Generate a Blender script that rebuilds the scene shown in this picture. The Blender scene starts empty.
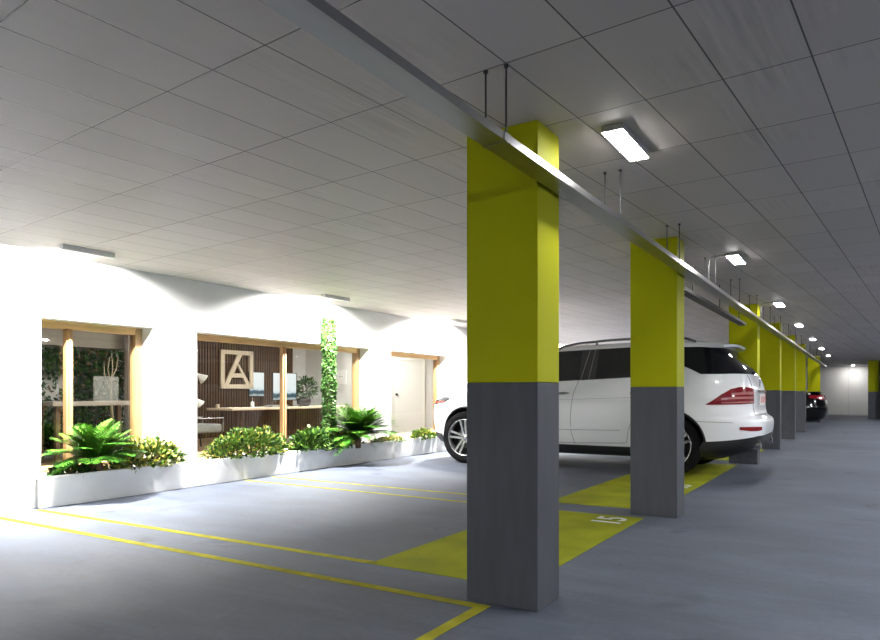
import bpy, bmesh, math, random
from mathutils import Vector, Matrix
random.seed(7)
sc = bpy.context.scene
COL = sc.collection
PI = math.pi

# ------------------------------------------------------------------ materials
def nt(name):
    m = bpy.data.materials.new(name); m.use_nodes = True
    t = m.node_tree; b = t.nodes['Principled BSDF']
    return m, t, b
def pbr(name, c, rough=.5, metal=0, spec=.5, coat=0, var=0, vscale=6, bump=0, bscale=60, stretch=(1, 1, 1), emit=None, es=0):
    m, t, b = nt(name)
    b.inputs['Roughness'].default_value = rough
    b.inputs['Metallic'].default_value = metal
    b.inputs['Specular IOR Level'].default_value = spec
    b.inputs['Coat Weight'].default_value = coat
    b.inputs['Coat Roughness'].default_value = .04
    b.inputs['Base Color'].default_value = (*c, 1)
    if emit:
        b.inputs['Emission Color'].default_value = (*emit, 1); b.inputs['Emission Strength'].default_value = es
    if var or bump:
        tc = t.nodes.new('ShaderNodeTexCoord'); mp = t.nodes.new('ShaderNodeMapping')
        mp.inputs['Scale'].default_value = stretch
        t.links.new(tc.outputs['Object'], mp.inputs['Vector'])
    if var:
        n = t.nodes.new('ShaderNodeTexNoise'); n.inputs['Scale'].default_value = vscale; n.inputs['Detail'].default_value = 5
        r = t.nodes.new('ShaderNodeValToRGB')
        r.color_ramp.elements[0].position = .3; r.color_ramp.elements[1].position = .7
        r.color_ramp.elements[0].color = (*[max(0, x * (1 - var)) for x in c], 1)
        r.color_ramp.elements[1].color = (*[min(1, x * (1 + var)) for x in c], 1)
        t.links.new(mp.outputs[0], n.inputs['Vector']); t.links.new(n.outputs['Fac'], r.inputs[0]); t.links.new(r.outputs[0], b.inputs['Base Color'])
    if bump:
        n = t.nodes.new('ShaderNodeTexNoise'); n.inputs['Scale'].default_value = bscale; n.inputs['Detail'].default_value = 4
        u = t.nodes.new('ShaderNodeBump'); u.inputs['Strength'].default_value = bump; u.inputs['Distance'].default_value = .01
        t.links.new(mp.outputs[0], n.inputs['Vector']); t.links.new(n.outputs['Fac'], u.inputs['Height']); t.links.new(u.outputs[0], b.inputs['Normal'])
    return m
def glow(name, c, s):
    m, t, b = nt(name)
    t.nodes.remove(b); e = t.nodes.new('ShaderNodeEmission'); e.inputs[0].default_value = (*c, 1); e.inputs[1].default_value = s
    t.links.new(e.outputs[0], t.nodes['Material Output'].inputs[0]); return m
def glass(name, tint=(.9, .93, .92), refl=1.0):
    m, t, b = nt(name); t.nodes.remove(b)
    tr = t.nodes.new('ShaderNodeBsdfTransparent'); tr.inputs[0].default_value = (*tint, 1)
    gl = t.nodes.new('ShaderNodeBsdfGlossy'); gl.inputs['Roughness'].default_value = .02; gl.inputs[0].default_value = (refl, refl, refl, 1)
    lw = t.nodes.new('ShaderNodeLayerWeight'); lw.inputs[0].default_value = .5
    pw = t.nodes.new('ShaderNodeMath'); pw.operation = 'POWER'; pw.inputs[1].default_value = 5; t.links.new(lw.outputs['Facing'], pw.inputs[0])
    fr = t.nodes.new('ShaderNodeMath'); fr.operation = 'MULTIPLY_ADD'; fr.inputs[1].default_value = .45; fr.inputs[2].default_value = .025; t.links.new(pw.outputs[0], fr.inputs[0])
    mx = t.nodes.new('ShaderNodeMixShader')
    t.links.new(fr.outputs[0], mx.inputs[0]); t.links.new(tr.outputs[0], mx.inputs[1]); t.links.new(gl.outputs[0], mx.inputs[2])
    t.links.new(mx.outputs[0], t.nodes['Material Output'].inputs[0]); return m

def floor_material():
    m, t, b = nt('sealed_concrete_floor')
    L = t.links.new
    tc = t.nodes.new('ShaderNodeTexCoord')
    def noise(scale, det, stretch=(1, 1, 1), rough=.55, dist=0):
        mp = t.nodes.new('ShaderNodeMapping'); mp.inputs['Scale'].default_value = stretch
        n = t.nodes.new('ShaderNodeTexNoise'); n.inputs['Scale'].default_value = scale; n.inputs['Detail'].default_value = det
        n.inputs['Roughness'].default_value = rough; n.inputs['Distortion'].default_value = dist
        L(tc.outputs['Object'], mp.inputs[0]); L(mp.outputs[0], n.inputs['Vector']); return n
    def ramp(src, p0, c0, p1, c1):
        r = t.nodes.new('ShaderNodeValToRGB'); e = r.color_ramp.elements
        e[0].position = p0; e[0].color = (*c0, 1); e[1].position = p1; e[1].color = (*c1, 1)
        L(src, r.inputs[0]); return r
    def mix(a, bb, fac=None, mode='MULTIPLY', f=1):
        x = t.nodes.new('ShaderNodeMixRGB'); x.blend_type = mode; x.inputs[0].default_value = f
        L(a, x.inputs[1]); L(bb, x.inputs[2])
        if fac: L(fac, x.inputs[0])
        return x.outputs[0]
    n1 = noise(.55, 6); n2 = noise(2.2, 8, (.45, 1.6, 1), .65, .6); n3 = noise(28, 5); n4 = noise(1.1, 3, (1, 1, 1), .5, 1.2)
    base = ramp(n1.outputs[0], .3, FLOOR_A, .72, FLOOR_B).outputs[0]
    streak = ramp(n2.outputs[0], .32, (.62, .63, .66), .7, (1.22, 1.22, 1.22)).outputs[0]
    grain = ramp(n3.outputs[0], .3, (.9, .9, .9), .7, (1.06, 1.06, 1.06)).outputs[0]
    stain = ramp(n4.outputs[0], .62, (1, 1, 1), .74, (.55, .55, .56)).outputs[0]
    c = mix(mix(mix(base, streak), grain), stain)
    L(c, b.inputs['Base Color'])
    rr = ramp(n2.outputs[0], .3, (.58, .58, .58), .7, (.75, .75, .75))
    L(rr.outputs[0], b.inputs['Roughness'])
    b.inputs['Specular IOR Level'].default_value = .25
    bu = t.nodes.new('ShaderNodeBump'); bu.inputs['Strength'].default_value = .12; bu.inputs['Distance'].default_value = .01
    L(n2.outputs[0], bu.inputs['Height']); L(bu.outputs[0], b.inputs['Normal'])
    return m
FLOOR_A = (.060, .070, .093); FLOOR_B = (.104, .118, .150)

def ceiling_material():
    m, t, b = nt('grey_ceiling_panels')
    L = t.links.new
    uv = t.nodes.new('ShaderNodeUVMap'); uv.uv_map = 'UVMap'
    br = t.nodes.new('ShaderNodeTexBrick')
    br.offset = 0; br.squash = 1
    br.inputs['Scale'].default_value = 1; br.inputs['Mortar Size'].default_value = .0035; br.inputs['Mortar Smooth'].default_value = .2
    br.inputs['Bias'].default_value = 0; br.inputs['Brick Width'].default_value = .66; br.inputs['Row Height'].default_value = .3285
    br.inputs['Color1'].default_value = (.53, .48, .46, 1); br.inputs['Color2'].default_value = (.58, .525, .505, 1)
    br.inputs['Mortar'].default_value = (.085, .082, .08, 1)
    L(uv.outputs[0], br.inputs['Vector'])
    mp = t.nodes.new('ShaderNodeMapping'); mp.inputs['Scale'].default_value = (1.2, 22, 1)
    n = t.nodes.new('ShaderNodeTexNoise'); n.inputs['Scale'].default_value = 1.5; n.inputs['Detail'].default_value = 6
    L(uv.outputs[0], mp.inputs[0]); L(mp.outputs[0], n.inputs['Vector'])
    n2 = t.nodes.new('ShaderNodeTexNoise'); n2.inputs['Scale'].default_value = 1.3; n2.inputs['Detail'].default_value = 3
    L(uv.outputs[0], n2.inputs['Vector'])
    r2 = t.nodes.new('ShaderNodeValToRGB'); r2.color_ramp.elements[0].position = .5; r2.color_ramp.elements[1].position = .68
    L(n2.outputs[0], r2.inputs[0])
    r = t.nodes.new('ShaderNodeValToRGB'); r.color_ramp.elements[0].position = .3; r.color_ramp.elements[1].position = .7
    r.color_ramp.elements[0].color = (.78, .78, .78, 1); r.color_ramp.elements[1].color = (1.15, 1.15, 1.15, 1)
    L(n.outputs[0], r.inputs[0])
    mx = t.nodes.new('ShaderNodeMixRGB'); mx.blend_type = 'MULTIPLY'
    L(r2.outputs[0], mx.inputs[0]); L(br.outputs['Color'], mx.inputs[1]); L(r.outputs[0], mx.inputs[2])
    L(mx.outputs[0], b.inputs['Base Color'])
    b.inputs['Roughness'].default_value = .5; b.inputs['Specular IOR Level'].default_value = .3
    bu = t.nodes.new('ShaderNodeBump'); bu.inputs['Strength'].default_value = .6; bu.inputs['Distance'].default_value = .006; bu.invert = True
    L(br.outputs['Fac'], bu.inputs['Height']); L(bu.outputs[0], b.inputs['Normal'])
    return m
def slat_material():
    m, t, b = nt('dark_timber_slats')
    L = t.links.new
    tc = t.nodes.new('ShaderNodeTexCoord'); mp = t.nodes.new('ShaderNodeMapping'); mp.inputs['Scale'].default_value = (3, 8, .6)
    n = t.nodes.new('ShaderNodeTexNoise'); n.inputs['Scale'].default_value = 3; n.inputs['Detail'].default_value = 5
    L(tc.outputs['Object'], mp.inputs[0]); L(mp.outputs[0], n.inputs['Vector'])
    r = t.nodes.new('ShaderNodeValToRGB'); r.color_ramp.elements[0].position = .3; r.color_ramp.elements[1].position = .75
    r.color_ramp.elements[0].color = (.045, .021, .009, 1); r.color_ramp.elements[1].color = (.125, .058, .024, 1)
    L(n.outputs[0], r.inputs[0]); L(r.outputs[0], b.inputs['Base Color']); b.inputs['Roughness'].default_value = .5
    return m

M = dict(
    floor=floor_material(), ceiling=ceiling_material(), slat=slat_material(),
    wall=pbr('white_painted_wall', (.84, .84, .83), .6, var=.03, vscale=3, bump=.05, bscale=120),
    planter=pbr('white_painted_planter', (.74, .74, .73), .55, var=.05, vscale=4, bump=.05, bscale=80),
    endwall=pbr('pale_grey_wall', (.62, .61, .59), .6, var=.04, vscale=1.5),
    lime=pbr('lime_column_paint', (.315, .325, .001), .6, spec=.1, var=.05, vscale=2, bump=.05, bscale=50),
    colgrey=pbr('grey_column_paint', (.055, .060, .070), .6, spec=.2, var=.13, vscale=5, bump=.12, bscale=40, stretch=(3, 3, .5)),
    marking=pbr('yellow_floor_paint', (.21, .225, .006), .8, spec=.12, var=.22, vscale=2.5, bump=.05, bscale=60),
    line=pbr('yellow_line_paint', (.28, .26, .014), .8, spec=.12, var=.25, vscale=6),
    number=pbr('white_floor_paint', (.55, .57, .55), .5, var=.1, vscale=9),
    galv=pbr('galvanised_steel', (.36, .365, .37), .3, metal=1, var=.1, vscale=3, stretch=(4, .6, 4)),
    rod=pbr('dark_steel_rod', (.035, .035, .035), .6),
    housing=pbr('grey_lamp_housing', (.45, .45, .45), .4, metal=.3),
    lamp=glow('aisle_lamp_glow', (1, .985, .95), 1), farlamp=glow('far_lane_lamp_glow', (.96, .98, 1), 1), walllamp=glow('wall_lamp_glow', (1, .97, .92), 1), roomlamp=glow('room_lamp_glow', (1, .95, .88), 1),
    endlamp=glow('end_lamp_glow', (1, .99, .96), 1),
    oak=pbr('pale_oak', (.25, .145, .062), .45, var=.18, vscale=4, stretch=(6, 6, .7)),  # oak colour darkened to offset the strong wall light on the jambs
    oakh=pbr('pale_oak_horizontal', (.56, .36, .17), .45, var=.18, vscale=4, stretch=(6, .7, 6)),  # same oak, colour lightened to make up for shade on the rails
    birch=pbr('pale_birch', (.70, .59, .46), .5, var=.08, vscale=5, stretch=(3, 3, 1)),
    glass=glass('window_glass'), gravel=pbr('pale_gravel', (.42, .34, .24), .9, var=.4, vscale=40, bump=.8, bscale=60),
    timberfloor=pbr('timber_room_floor', (.30, .20, .13), .4, var=.25, vscale=3, stretch=(.5, 8, 1)),
    roomwall=pbr('room_white_paint', (.66, .66, .66), .6, var=.02), roomceil=pbr('room_ceiling_paint', (.52, .48, .42), .55, var=.02),
    brownwall=pbr('brown_wall_panel', (.13, .085, .05), .5, var=.25, vscale=3, stretch=(6, 6, .6)),
    door=pbr('white_door_paint', (.74, .74, .74), .4), doorgrey=pbr('grey_panel_paint', (.5, .5, .51), .4),
    black=pbr('black_plastic', (.012, .012, .013), .45), dark=pbr('dark_lacquer', (.03, .028, .026), .4),
    chrome=pbr('chrome', (.75, .75, .76), .12, metal=1), alloy=pbr('silver_alloy', (.36, .36, .37), .25, metal=.8),
    tyre=pbr('tyre_rubber', (.006, .006, .0065), .8, spec=.08, bump=.1, bscale=90),
    carwhite=pbr('white_car_paint', (.86, .87, .89), .28, coat=.8), carblack=pbr('black_car_paint', (.003, .003, .0035), .08, spec=.3),
    carglass=pbr('dark_tinted_car_glass', (.006, .007, .008), .05, spec=.5), seam=pbr('panel_gap', (.07, .07, .075), .6),
    redlens=pbr('red_lamp_lens', (.20, .006, .012), .12, coat=1), redclear=pbr('pale_red_lens', (.45, .16, .16), .1, coat=1),
    darkred=pbr('dark_red_reflector', (.22, .012, .012), .2), amber=pbr('amber_lens', (.35, .05, .02), .2), headglass=pbr('clear_lamp_lens', (.06, .065, .07), .1, coat=.5),
    plate=pbr('number_plate', (.72, .70, .68), .4), platered=pbr('plate_red', (.5, .07, .05), .4),
    disc=pbr('brake_disc', (.22, .22, .22), .35, metal=.8),
    ivy_a=pbr('ivy_leaf', (.022, .062, .010), .45, spec=.22, var=.3, vscale=9), ivy_b=pbr('young_ivy_leaf', (.06, .12, .025), .45, spec=.22, var=.25, vscale=9),
    leaf_g=pbr('green_leaf', (.030, .085, .010), .4, spec=.22, var=.35, vscale=9), leaf_d=pbr('dark_green_leaf', (.012, .036, .008), .45, spec=.22, var=.3, vscale=9),
    leaf_l=pbr('light_green_leaf', (.085, .165, .022), .4, spec=.22, var=.25, vscale=9), leaf_y=pbr('yellow_leaf', (.36, .34, .06), .45, spec=.22, var=.25, vscale=9),
    leaf_c=pbr('cream_edged_leaf', (.34, .36, .17), .45, spec=.22, var=.2, vscale=9), leaf_t=pbr('tan_leaf', (.33, .25, .08), .5, spec=.22, var=.25, vscale=9),
    frond=pbr('cycad_frond', (.034, .125, .012), .33, spec=.22, var=.4, vscale=5), frond_l=pbr('young_cycad_frond', (.085, .21, .02), .35, spec=.22, var=.25, vscale=5),
    bark=pbr('brown_bark', (.12, .075, .04), .85, var=.3, vscale=15, bump=.6), twig=pbr('pale_twig', (.45, .38, .28), .7),
    potblack=pbr('black_pot', (.02, .02, .02), .35), screen=None, fabric=pbr('light_grey_fabric', (.26, .27, .28), .9, var=.08, vscale=30), white=pbr('white_lacquer', (.82, .82, .80), .4),
    paper=pbr('white_paper', (.8, .8, .8), .6), ink=pbr('grey_ink', (.25, .25, .26), .6), exitbox=pbr('grey_box', (.3, .3, .3), .5),
)
M['darkwall'] = pbr('raw_concrete_wall', (.16, .16, .165), .8, var=.2, vscale=2)
M['handle'] = pbr('grey_handle', (.20, .20, .21), .3, metal=.4)
M['crease'] = pbr('shaded_paint_line', (.42, .42, .44), .5)  # grey colour stands in for the shade along the body crease
def screen_material():
    m, t, b = nt('landscape_screen'); t.nodes.remove(b)
    L = t.links.new
    tc = t.nodes.new('ShaderNodeTexCoord'); sp = t.nodes.new('ShaderNodeSeparateXYZ'); L(tc.outputs['Generated'], sp.inputs[0])
    n = t.nodes.new('ShaderNodeTexNoise'); n.inputs['Scale'].default_value = 5; L(tc.outputs['Generated'], n.inputs['Vector'])
    a = t.nodes.new('ShaderNodeMath'); a.operation = 'MULTIPLY_ADD'; a.inputs[1].default_value = .22; L(n.outputs[0], a.inputs[0]); L(sp.outputs['Z'], a.inputs[2])
    r = t.nodes.new('ShaderNodeValToRGB'); cr = r.color_ramp
    cr.elements[0].position = .12; cr.elements[0].color = (.55, .6, .62, 1)
    cr.elements[1].position = .2; cr.elements[1].color = (.06, .10, .12, 1)
    for p, c in ((.34, (.12, .18, .22)), (.40, (.75, .82, .86)), (.5, (.96, .97, .98)), (1, (1, 1, 1))):
        e = cr.elements.new(p); e.color = (*c, 1)
    L(a.outputs[0], r.inputs[0])
    e = t.nodes.new('ShaderNodeEmission'); e.inputs[1].default_value = 1.1; L(r.outputs[0], e.inputs[0]); L(e.outputs[0], t.nodes['Material Output'].inputs[0])
    return m
M['screen'] = screen_material()
def strength(k, v): M[k].node_tree.nodes['Emission'].inputs[1].default_value = v
strength('lamp', 120); strength('walllamp', 2.0); strength('roomlamp', 70); strength('endlamp', 190); strength('farlamp', 1650)

# ------------------------------------------------------------------ mesh helpers
class MB:
    """collects shapes; build() links them as one mesh object"""
    def __init__(s): s.v = []; s.f = []; s.m = []; s.sm = []
    def add(s, vs, fs, mi=0, smooth=False):
        o = len(s.v); s.v += [tuple(v) for v in vs]
        for f in fs: s.f.append([o + i for i in f]); s.m.append(mi); s.sm.append(smooth)
    def box(s, x0, x1, y0, y1, z0, z1, mi=0):
        vs = [(x, y, z) for z in (z0, z1) for y in (y0, y1) for x in (x0, x1)]
        s.add(vs, [(0, 2, 3, 1), (4, 5, 7, 6), (0, 1, 5, 4), (2, 6, 7, 3), (0, 4, 6, 2), (1, 3, 7, 5)], mi)
    def bbox(s, x0, x1, y0, y1, z0, z1, bev=.005, mi=0, seg=2):
        bm = bmesh.new(); bmesh.ops.create_cube(bm, size=1)
        for v in bm.verts: v.co = Vector(((x0 + x1) / 2 + v.co.x * (x1 - x0), (y0 + y1) / 2 + v.co.y * (y1 - y0), (z0 + z1) / 2 + v.co.z * (z1 - z0)))
        bmesh.ops.bevel(bm, geom=bm.edges[:], offset=bev, segments=seg, affect='EDGES', profile=.5)
        bm.verts.index_update(); s.add([v.co[:] for v in bm.verts], [[v.index for v in f.verts] for f in bm.faces], mi, False); bm.free()
    def tube(s, pts, r, n=8, mi=0, smooth=True, cap=True):
        pts = [Vector(p) for p in pts]; rs = r if isinstance(r, (list, tuple)) else [r] * len(pts)
        rings = []; prev = None
        for i, p in enumerate(pts):
            d = (pts[min(i + 1, len(pts) - 1)] - pts[max(i - 1, 0)]).normalized()
            if prev is None:
                a = Vector((0, 0, 1)) if abs(d.z) < .9 else Vector((1, 0, 0))
                u = d.cross(a).normalized()
            else:
                u = (prev - d * prev.dot(d)).normalized()
            prev = u; w = d.cross(u)
            rings.append([p + (u * math.cos(2 * PI * k / n) + w * math.sin(2 * PI * k / n)) * rs[i] for k in range(n)])
        vs = [v for ring in rings for v in ring]
        fs = [(i * n + k, i * n + (k + 1) % n, (i + 1) * n + (k + 1) % n, (i + 1) * n + k) for i in range(len(pts) - 1) for k in range(n)]
        s.add(vs, fs, mi, smooth)
        if cap: s.add(rings[0], [list(range(n))[::-1]], mi); s.add(rings[-1], [list(range(n))], mi)
    def lathe(s, prof, c=(0, 0, 0), n=32, axis='z', mi=0, smooth=True):
        vs = []
        for r, h in prof:
            for k in range(n):
                a = 2 * PI * k / n; x, y = r * math.cos(a), r * math.sin(a)
                p = (x, y, h) if axis == 'z' else (x, h, y)
                vs.append((c[0] + p[0], c[1] + p[1], c[2] + p[2]))
        fs = []
        for i in range(len(prof) - 1):
            for k in range(n):
                f = (i * n + k, i * n + (k + 1) % n, (i + 1) * n + (k + 1) % n, (i + 1) * n + k)
                fs.append(f if axis == 'z' else f[::-1])
        s.add(vs, fs, mi, smooth)
    def prism(s, poly, y0, y1, mi=0, plane='xz'):
        n = len(poly)
        P = (lambda a, b, c: (a, c, b)) if plane == 'xz' else ((lambda a, b, c: (c, a, b)) if plane == 'yz' else (lambda a, b, c: (a, b, c)))
        vs = [P(a, b, y0) for a, b in poly] + [P(a, b, y1) for a, b in poly]
        s.add(vs, [list(range(n))[::-1], list(range(n, 2 * n))] + [(i, (i + 1) % n, n + (i + 1) % n, n + i) for i in range(n)], mi)
    def build(s, name, mats, parent=None, recalc=True):
        me = bpy.data.meshes.new(name); me.from_pydata(s.v, [], s.f)
        for m in (mats if isinstance(mats, (list, tuple)) else [mats]): me.materials.append(m)
        me.polygons.foreach_set('material_index', s.m); me.polygons.foreach_set('use_smooth', s.sm)
        me.update()
        if recalc:
            bm = bmesh.new(); bm.from_mesh(me); bmesh.ops.recalc_face_normals(bm, faces=bm.faces[:]); bm.to_mesh(me); bm.free()
        o = bpy.data.objects.new(name, me); COL.objects.link(o)
        if parent: o.parent = parent
        return o
def tag(o, label, cat, group=None, kind=None):
    o['label'] = label; o['category'] = cat
    if group: o['group'] = group
    if kind: o['kind'] = kind
    return o
def struct(o): o['kind'] = 'structure'; return o
def empty(name, label=None, cat=None, loc=(0, 0, 0), rz=0, group=None):
    o = bpy.data.objects.new(name, None); o.empty_display_size = .1; COL.objects.link(o)
    o.location = loc; o.rotation_euler = (0, 0, rz)
    if label: tag(o, label, cat, group)
    return o
def copy_tree(o, parent=None):
    c = o.copy(); COL.objects.link(c)
    if parent: c.parent = parent
    for ch in list(o.children): copy_tree(ch, c)
    return c

# ------------------------------------------------------------------ camera
H = 1.05; TH = math.atan(424 / 675)
cam = bpy.data.cameras.new('camera'); co = bpy.data.objects.new('camera', cam); COL.objects.link(co)
cam.sensor_width = 36; cam.lens = 675 / 880 * 36; cam.shift_y = 73 / 880; cam.clip_start = .05
co.location = (0, 0, H); co.rotation_euler = (PI / 2, 0, TH)
sc.camera = co

# ------------------------------------------------------------------ shell
CEIL = 2.36; Y0, Y1, XR = -5.0, 37.4, 5.2
WA = .027; WO = Vector((-6.54, 3.0, 0))                       # the window wall: origin and slight turn
def W(o): o.location = WO + Vector(o.location); o.rotation_euler = (0, 0, WA); return o
b = MB(); b.box(-8.2, XR, Y0, Y1 + .3, -.15, 0); struct(b.build('floor', M['floor']))
# ceiling with its own panel grid as UVs, turned 4.4 degrees against the rows of columns
me = bpy.data.meshes.new('ceiling'); cv = [(-8.2, Y0), (XR, Y0), (XR, Y1 + .3), (-8.2, Y1 + .3)]
me.from_pydata([(x, y, CEIL) for x, y in cv] + [(x, y, CEIL + .2) for x, y in cv], [], [(0, 3, 2, 1), (4, 5, 6, 7), (0, 1, 5, 4), (1, 2, 6, 5), (2, 3, 7, 6), (3, 0, 4, 7)])
uvl = me.uv_layers.new(name='UVMap'); A4 = math.radians(4.4)
for l in me.loops:
    p = me.vertices[l.vertex_index].co
    uvl.data[l.index].uv = (p.x * math.sin(A4) + p.y * math.cos(A4) - 1.65 + 66, p.x * math.cos(A4) - p.y * math.sin(A4) + .40 + .3285 * 60)
me.materials.append(M['ceiling']); o = bpy.data.objects.new('ceiling', me); COL.objects.link(o); struct(o)
# window wall (local frame: x = out into the garage, y = along the wall)
OPEN = [(.378, 1.594), (2.169, 5.547), (6.135, 8.076)]; OT = 1.765; OB = .27; WT = .30
b = MB(); s = .30
for a, e in OPEN:
    b.box(-WT, 0, s, a, 0, OT); b.box(-WT, 0, a, e, 0, OB); s = e
b.box(-WT, 0, s, 34.5, 0, OT); b.box(-WT, 0, .30, 34.5, OT, CEIL)
W(struct(b.build('wall_left', M['wall'])))
b = MB(); b.box(-.45, .135, -8.0, .295, 0, CEIL); W(struct(b.build('wall_left', M['wall'])))
b = MB(); b.box(-8, XR + .2, Y1, Y1 + .2, 0, CEIL); struct(b.build('wall_end', M['endwall']))
b = MB(); b.box(XR, XR + .2, Y0, Y1, 0, CEIL); struct(b.build('wall_right', M['darkwall']))
b = MB(); b.box(-7.2, XR, Y0 - .2, Y0, 0, CEIL); struct(b.build('wall_back', M['darkwall']))
b = MB(); b.box(-1.6, .3, Y1 - .012, Y1, 0, .06); struct(b.build('baseboard_end', M['doorgrey']))
b = MB(); b.box(-.628, -.60, Y1 - .01, Y1, .06, CEIL); struct(b.build('trim_1', M['doorgrey']))
b = MB(); b.box(-6.5, XR, Y1 - .05, Y1, CEIL - .09, CEIL); struct(b.build('trim_2', M['doorgrey']))

# ------------------------------------------------------------------ windows: oak frames, panes
def window(n, a, e, mulls, jl=.07, jr=.085):
    d0, d1 = -.30, -.20; zb = OB; hd = .075
    b = MB()
    def stick(y0, y1, z0, z1):
        b.bbox(d0, d1, y0, y1, z0, z1, .006)
    stick(a, a + jl, zb, OT); stick(e - jr, e, zb, OT)
    b2 = MB(); 
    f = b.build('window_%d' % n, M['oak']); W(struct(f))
    b2.bbox(d0, d1, a + jl, e - jr, OT - hd, OT, .006); b2.bbox(d0, d1, a + jl, e - jr, zb, zb + .06, .006)
    b2.bbox(d1 - .012, d1 + .012, a + jl, e - jr, OT - .022, OT, .003)
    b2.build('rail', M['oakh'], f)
    for m0, m1 in mulls:
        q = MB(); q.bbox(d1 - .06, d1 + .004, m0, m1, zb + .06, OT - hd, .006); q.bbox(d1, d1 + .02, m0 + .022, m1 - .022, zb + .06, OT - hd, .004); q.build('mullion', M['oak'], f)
    q = MB(); edges = [a + jl] + [x for m in mulls for x in m] + [e - jr]
    for i in range(0, len(edges), 2):
        q = MB(); q.box(-.262, -.254, edges[i], edges[i + 1], zb + .06, OT - hd); q.build('pane', M['glass'], f)
    return f
window(1, *OPEN[0], [(.735, .805)])
window(2, *OPEN[1], [(3.79, 3.862)])
window(3, *OPEN[2], [])

# ------------------------------------------------------------------ planter
def pf(y): return -6.3 - .0165 * (y - 3.2)
PA = .0165
pl = empty('planter', 'long low white planter box running along the foot of the window wall', 'planter', (-6.3, 3.2, 0), PA)
b = MB(); b.bbox(-.06, 0, .05, 12.0, 0, .285, .008); b.build('planter_wall', M['planter'], pl)
b = MB()
nx, ny = 10, 240
vs = []; 
for j in range(ny + 1):
    for i in range(nx + 1):
        x = -.06 - .25 * i / nx - (.08 if i == nx else 0) * 0; y = .06 + 11.9 * j / ny
        x = -.06 + (-.175 - .0105 * y) * i / nx
        vs.append((x, y, .255 + random.uniform(0, .022)))
b.add(vs, [(j * (nx + 1) + i, j * (nx + 1) + i + 1, (j + 1) * (nx + 1) + i + 1, (j + 1) * (nx + 1) + i) for j in range(ny) for i in range(nx)])
b.build('gravel', M['gravel'], pl)

# ------------------------------------------------------------------ room behind the windows (local wall frame)
RF, RC = .10, 2.25
def lbox(name, mat, *a):
    b = MB(); b.box(*a); return W(struct(b.build(name, M[mat])))
lbox('floor_office', 'timberfloor', -5.3, -WT, -2.6, 10.1, RF - .05, RF)
lbox('ceiling_office', 'roomceil', -5.3, -WT, -2.6, 10.1, RC, RC + .08)
lbox('wall_office_rear', 'roomwall', -5.4, -5.3, -2.6, 10.1, RF, RC)
lbox('wall_office_right', 'roomwall', -5.3, -WT, 9.95, 10.1, RF, RC)
lbox('wall_office_left', 'brownwall', -5.3, -WT, -2.75, -2.6, RF, RC)
# timber slat wall panel
t = empty('slat_wall_panel', 'dark brown vertical timber slat panel covering the reception back wall', 'wall panel'); W(t)
b = MB(); b.box(-5.06, -5.03, 3.55, 9.16, RF, RC); b.build('backing', M['dark'], t)
b = MB(); y = 3.56
while y < 9.13:
    b.box(-5.03, -4.99, y, y + .043, RF, RC); y += .072
b.build('slats', M['slat'], t)
# framed letter A sign
t = empty('letter_sign', 'large pale timber square frame holding a letter A on the slat wall', 'sign'); W(t)
sy0, sy1, sz0, sz1 = 6.875, 7.807, 1.145, 1.985
b = MB(); fw_ = .105
for q in ((sy0, sy1, sz0, sz0 + fw_ * .9), (sy0, sy1, sz1 - fw_ * .9, sz1), (sy0, sy0 + fw_, sz0, sz1), (sy1 - fw_, sy1, sz0, sz1)):
    b.bbox(-4.985, -4.925, q[0], q[1], q[2], q[3], .006)
b.build('sign_frame', M['birch'], t)
b = MB(); w_, h_ = sy1 - sy0, sz1 - sz0
def sp(u, v): return (sy0 + u * w_, sz0 + v * h_)
b.prism([sp(*p) for p in ((.10, .08), (.22, .08), (.66, .92), (.52, .92))], -4.975, -4.93, plane='yz')
b.prism([sp(*p) for p in ((.44, .76), (.56, .62), (.92, .08), (.79, .08))], -4.976, -4.929, plane='yz')
b.prism([sp(*p) for p in ((.33, .29), (.70, .29), (.66, .40), (.38, .40))], -4.974, -4.931, plane='yz')
b.build('letter', M['birch'], t)
# reception desk
t = empty('reception_desk', 'long pale timber topped reception desk with dark legs and modesty panel', 'desk'); W(t)
DT = .765
b = MB(); b.bbox(-3.95, -3.25, 5.66, 9.3, DT - .045, DT, .008); b.build('desk_top', M['birch'], t)
for yy in (5.95, 7.05, 8.9):
    for xa, xb in ((-3.35, -3.32), (-3.85, -3.88)):
        b = MB(); b.tube([(xa, yy + .05, DT - .045), (xb, yy - .05, RF)], .035, 8); b.build('leg', M['slat'], t)
b = MB(); b.box(-3.66, -3.63, 6.1, 9.25, RF + .04, DT - .045)
y = 6.11
while y < 9.2: b.box(-3.63, -3.61, y, y + .05, RF + .04, DT - .045); y += .075
b.build('front_panel', M['slat'], t)
def monitor(y0, y1, z0, z1, d, label, stand=True):
    t = empty('monitor', label, 'monitor', group=None); W(t)
    b = MB(); b.bbox(-d - .03, -d, y0, y1, z0, z1, .006); b.build('casing', M['black'], t)
    b = MB(); b.box(-d, -d + .004, y0 + .012, y1 - .03, z0 + .02, z1 - .012); b.build('screen', M['screen'], t)
    b = MB(); ym = (y0 + y1) / 2
    b.bbox(-d - .07, -d - .03, ym - .05, ym + .05, DT, z0 + .2, .006); b.bbox(-d - .14, -d + .1, ym - .16, ym + .16, DT, DT + .014, .004)
    b.build('stand', M['black'], t)
monitor(7.08, 7.80, .89, 1.475, 3.62, 'large dark-framed monitor beside the potted plant on the reception desk')
t = empty('wall_screen', 'white landscape picture screen hanging on slats right of the letter A sign', 'screen'); W(t)
b = MB(); b.bbox(-4.985, -4.955, 7.70, 8.16, .975, 1.525, .004); b.build('casing', M['black'], t)
b = MB(); b.box(-4.955, -4.95, 7.71, 8.15, .985, 1.515); b.build('screen', M['screen'], t)
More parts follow.
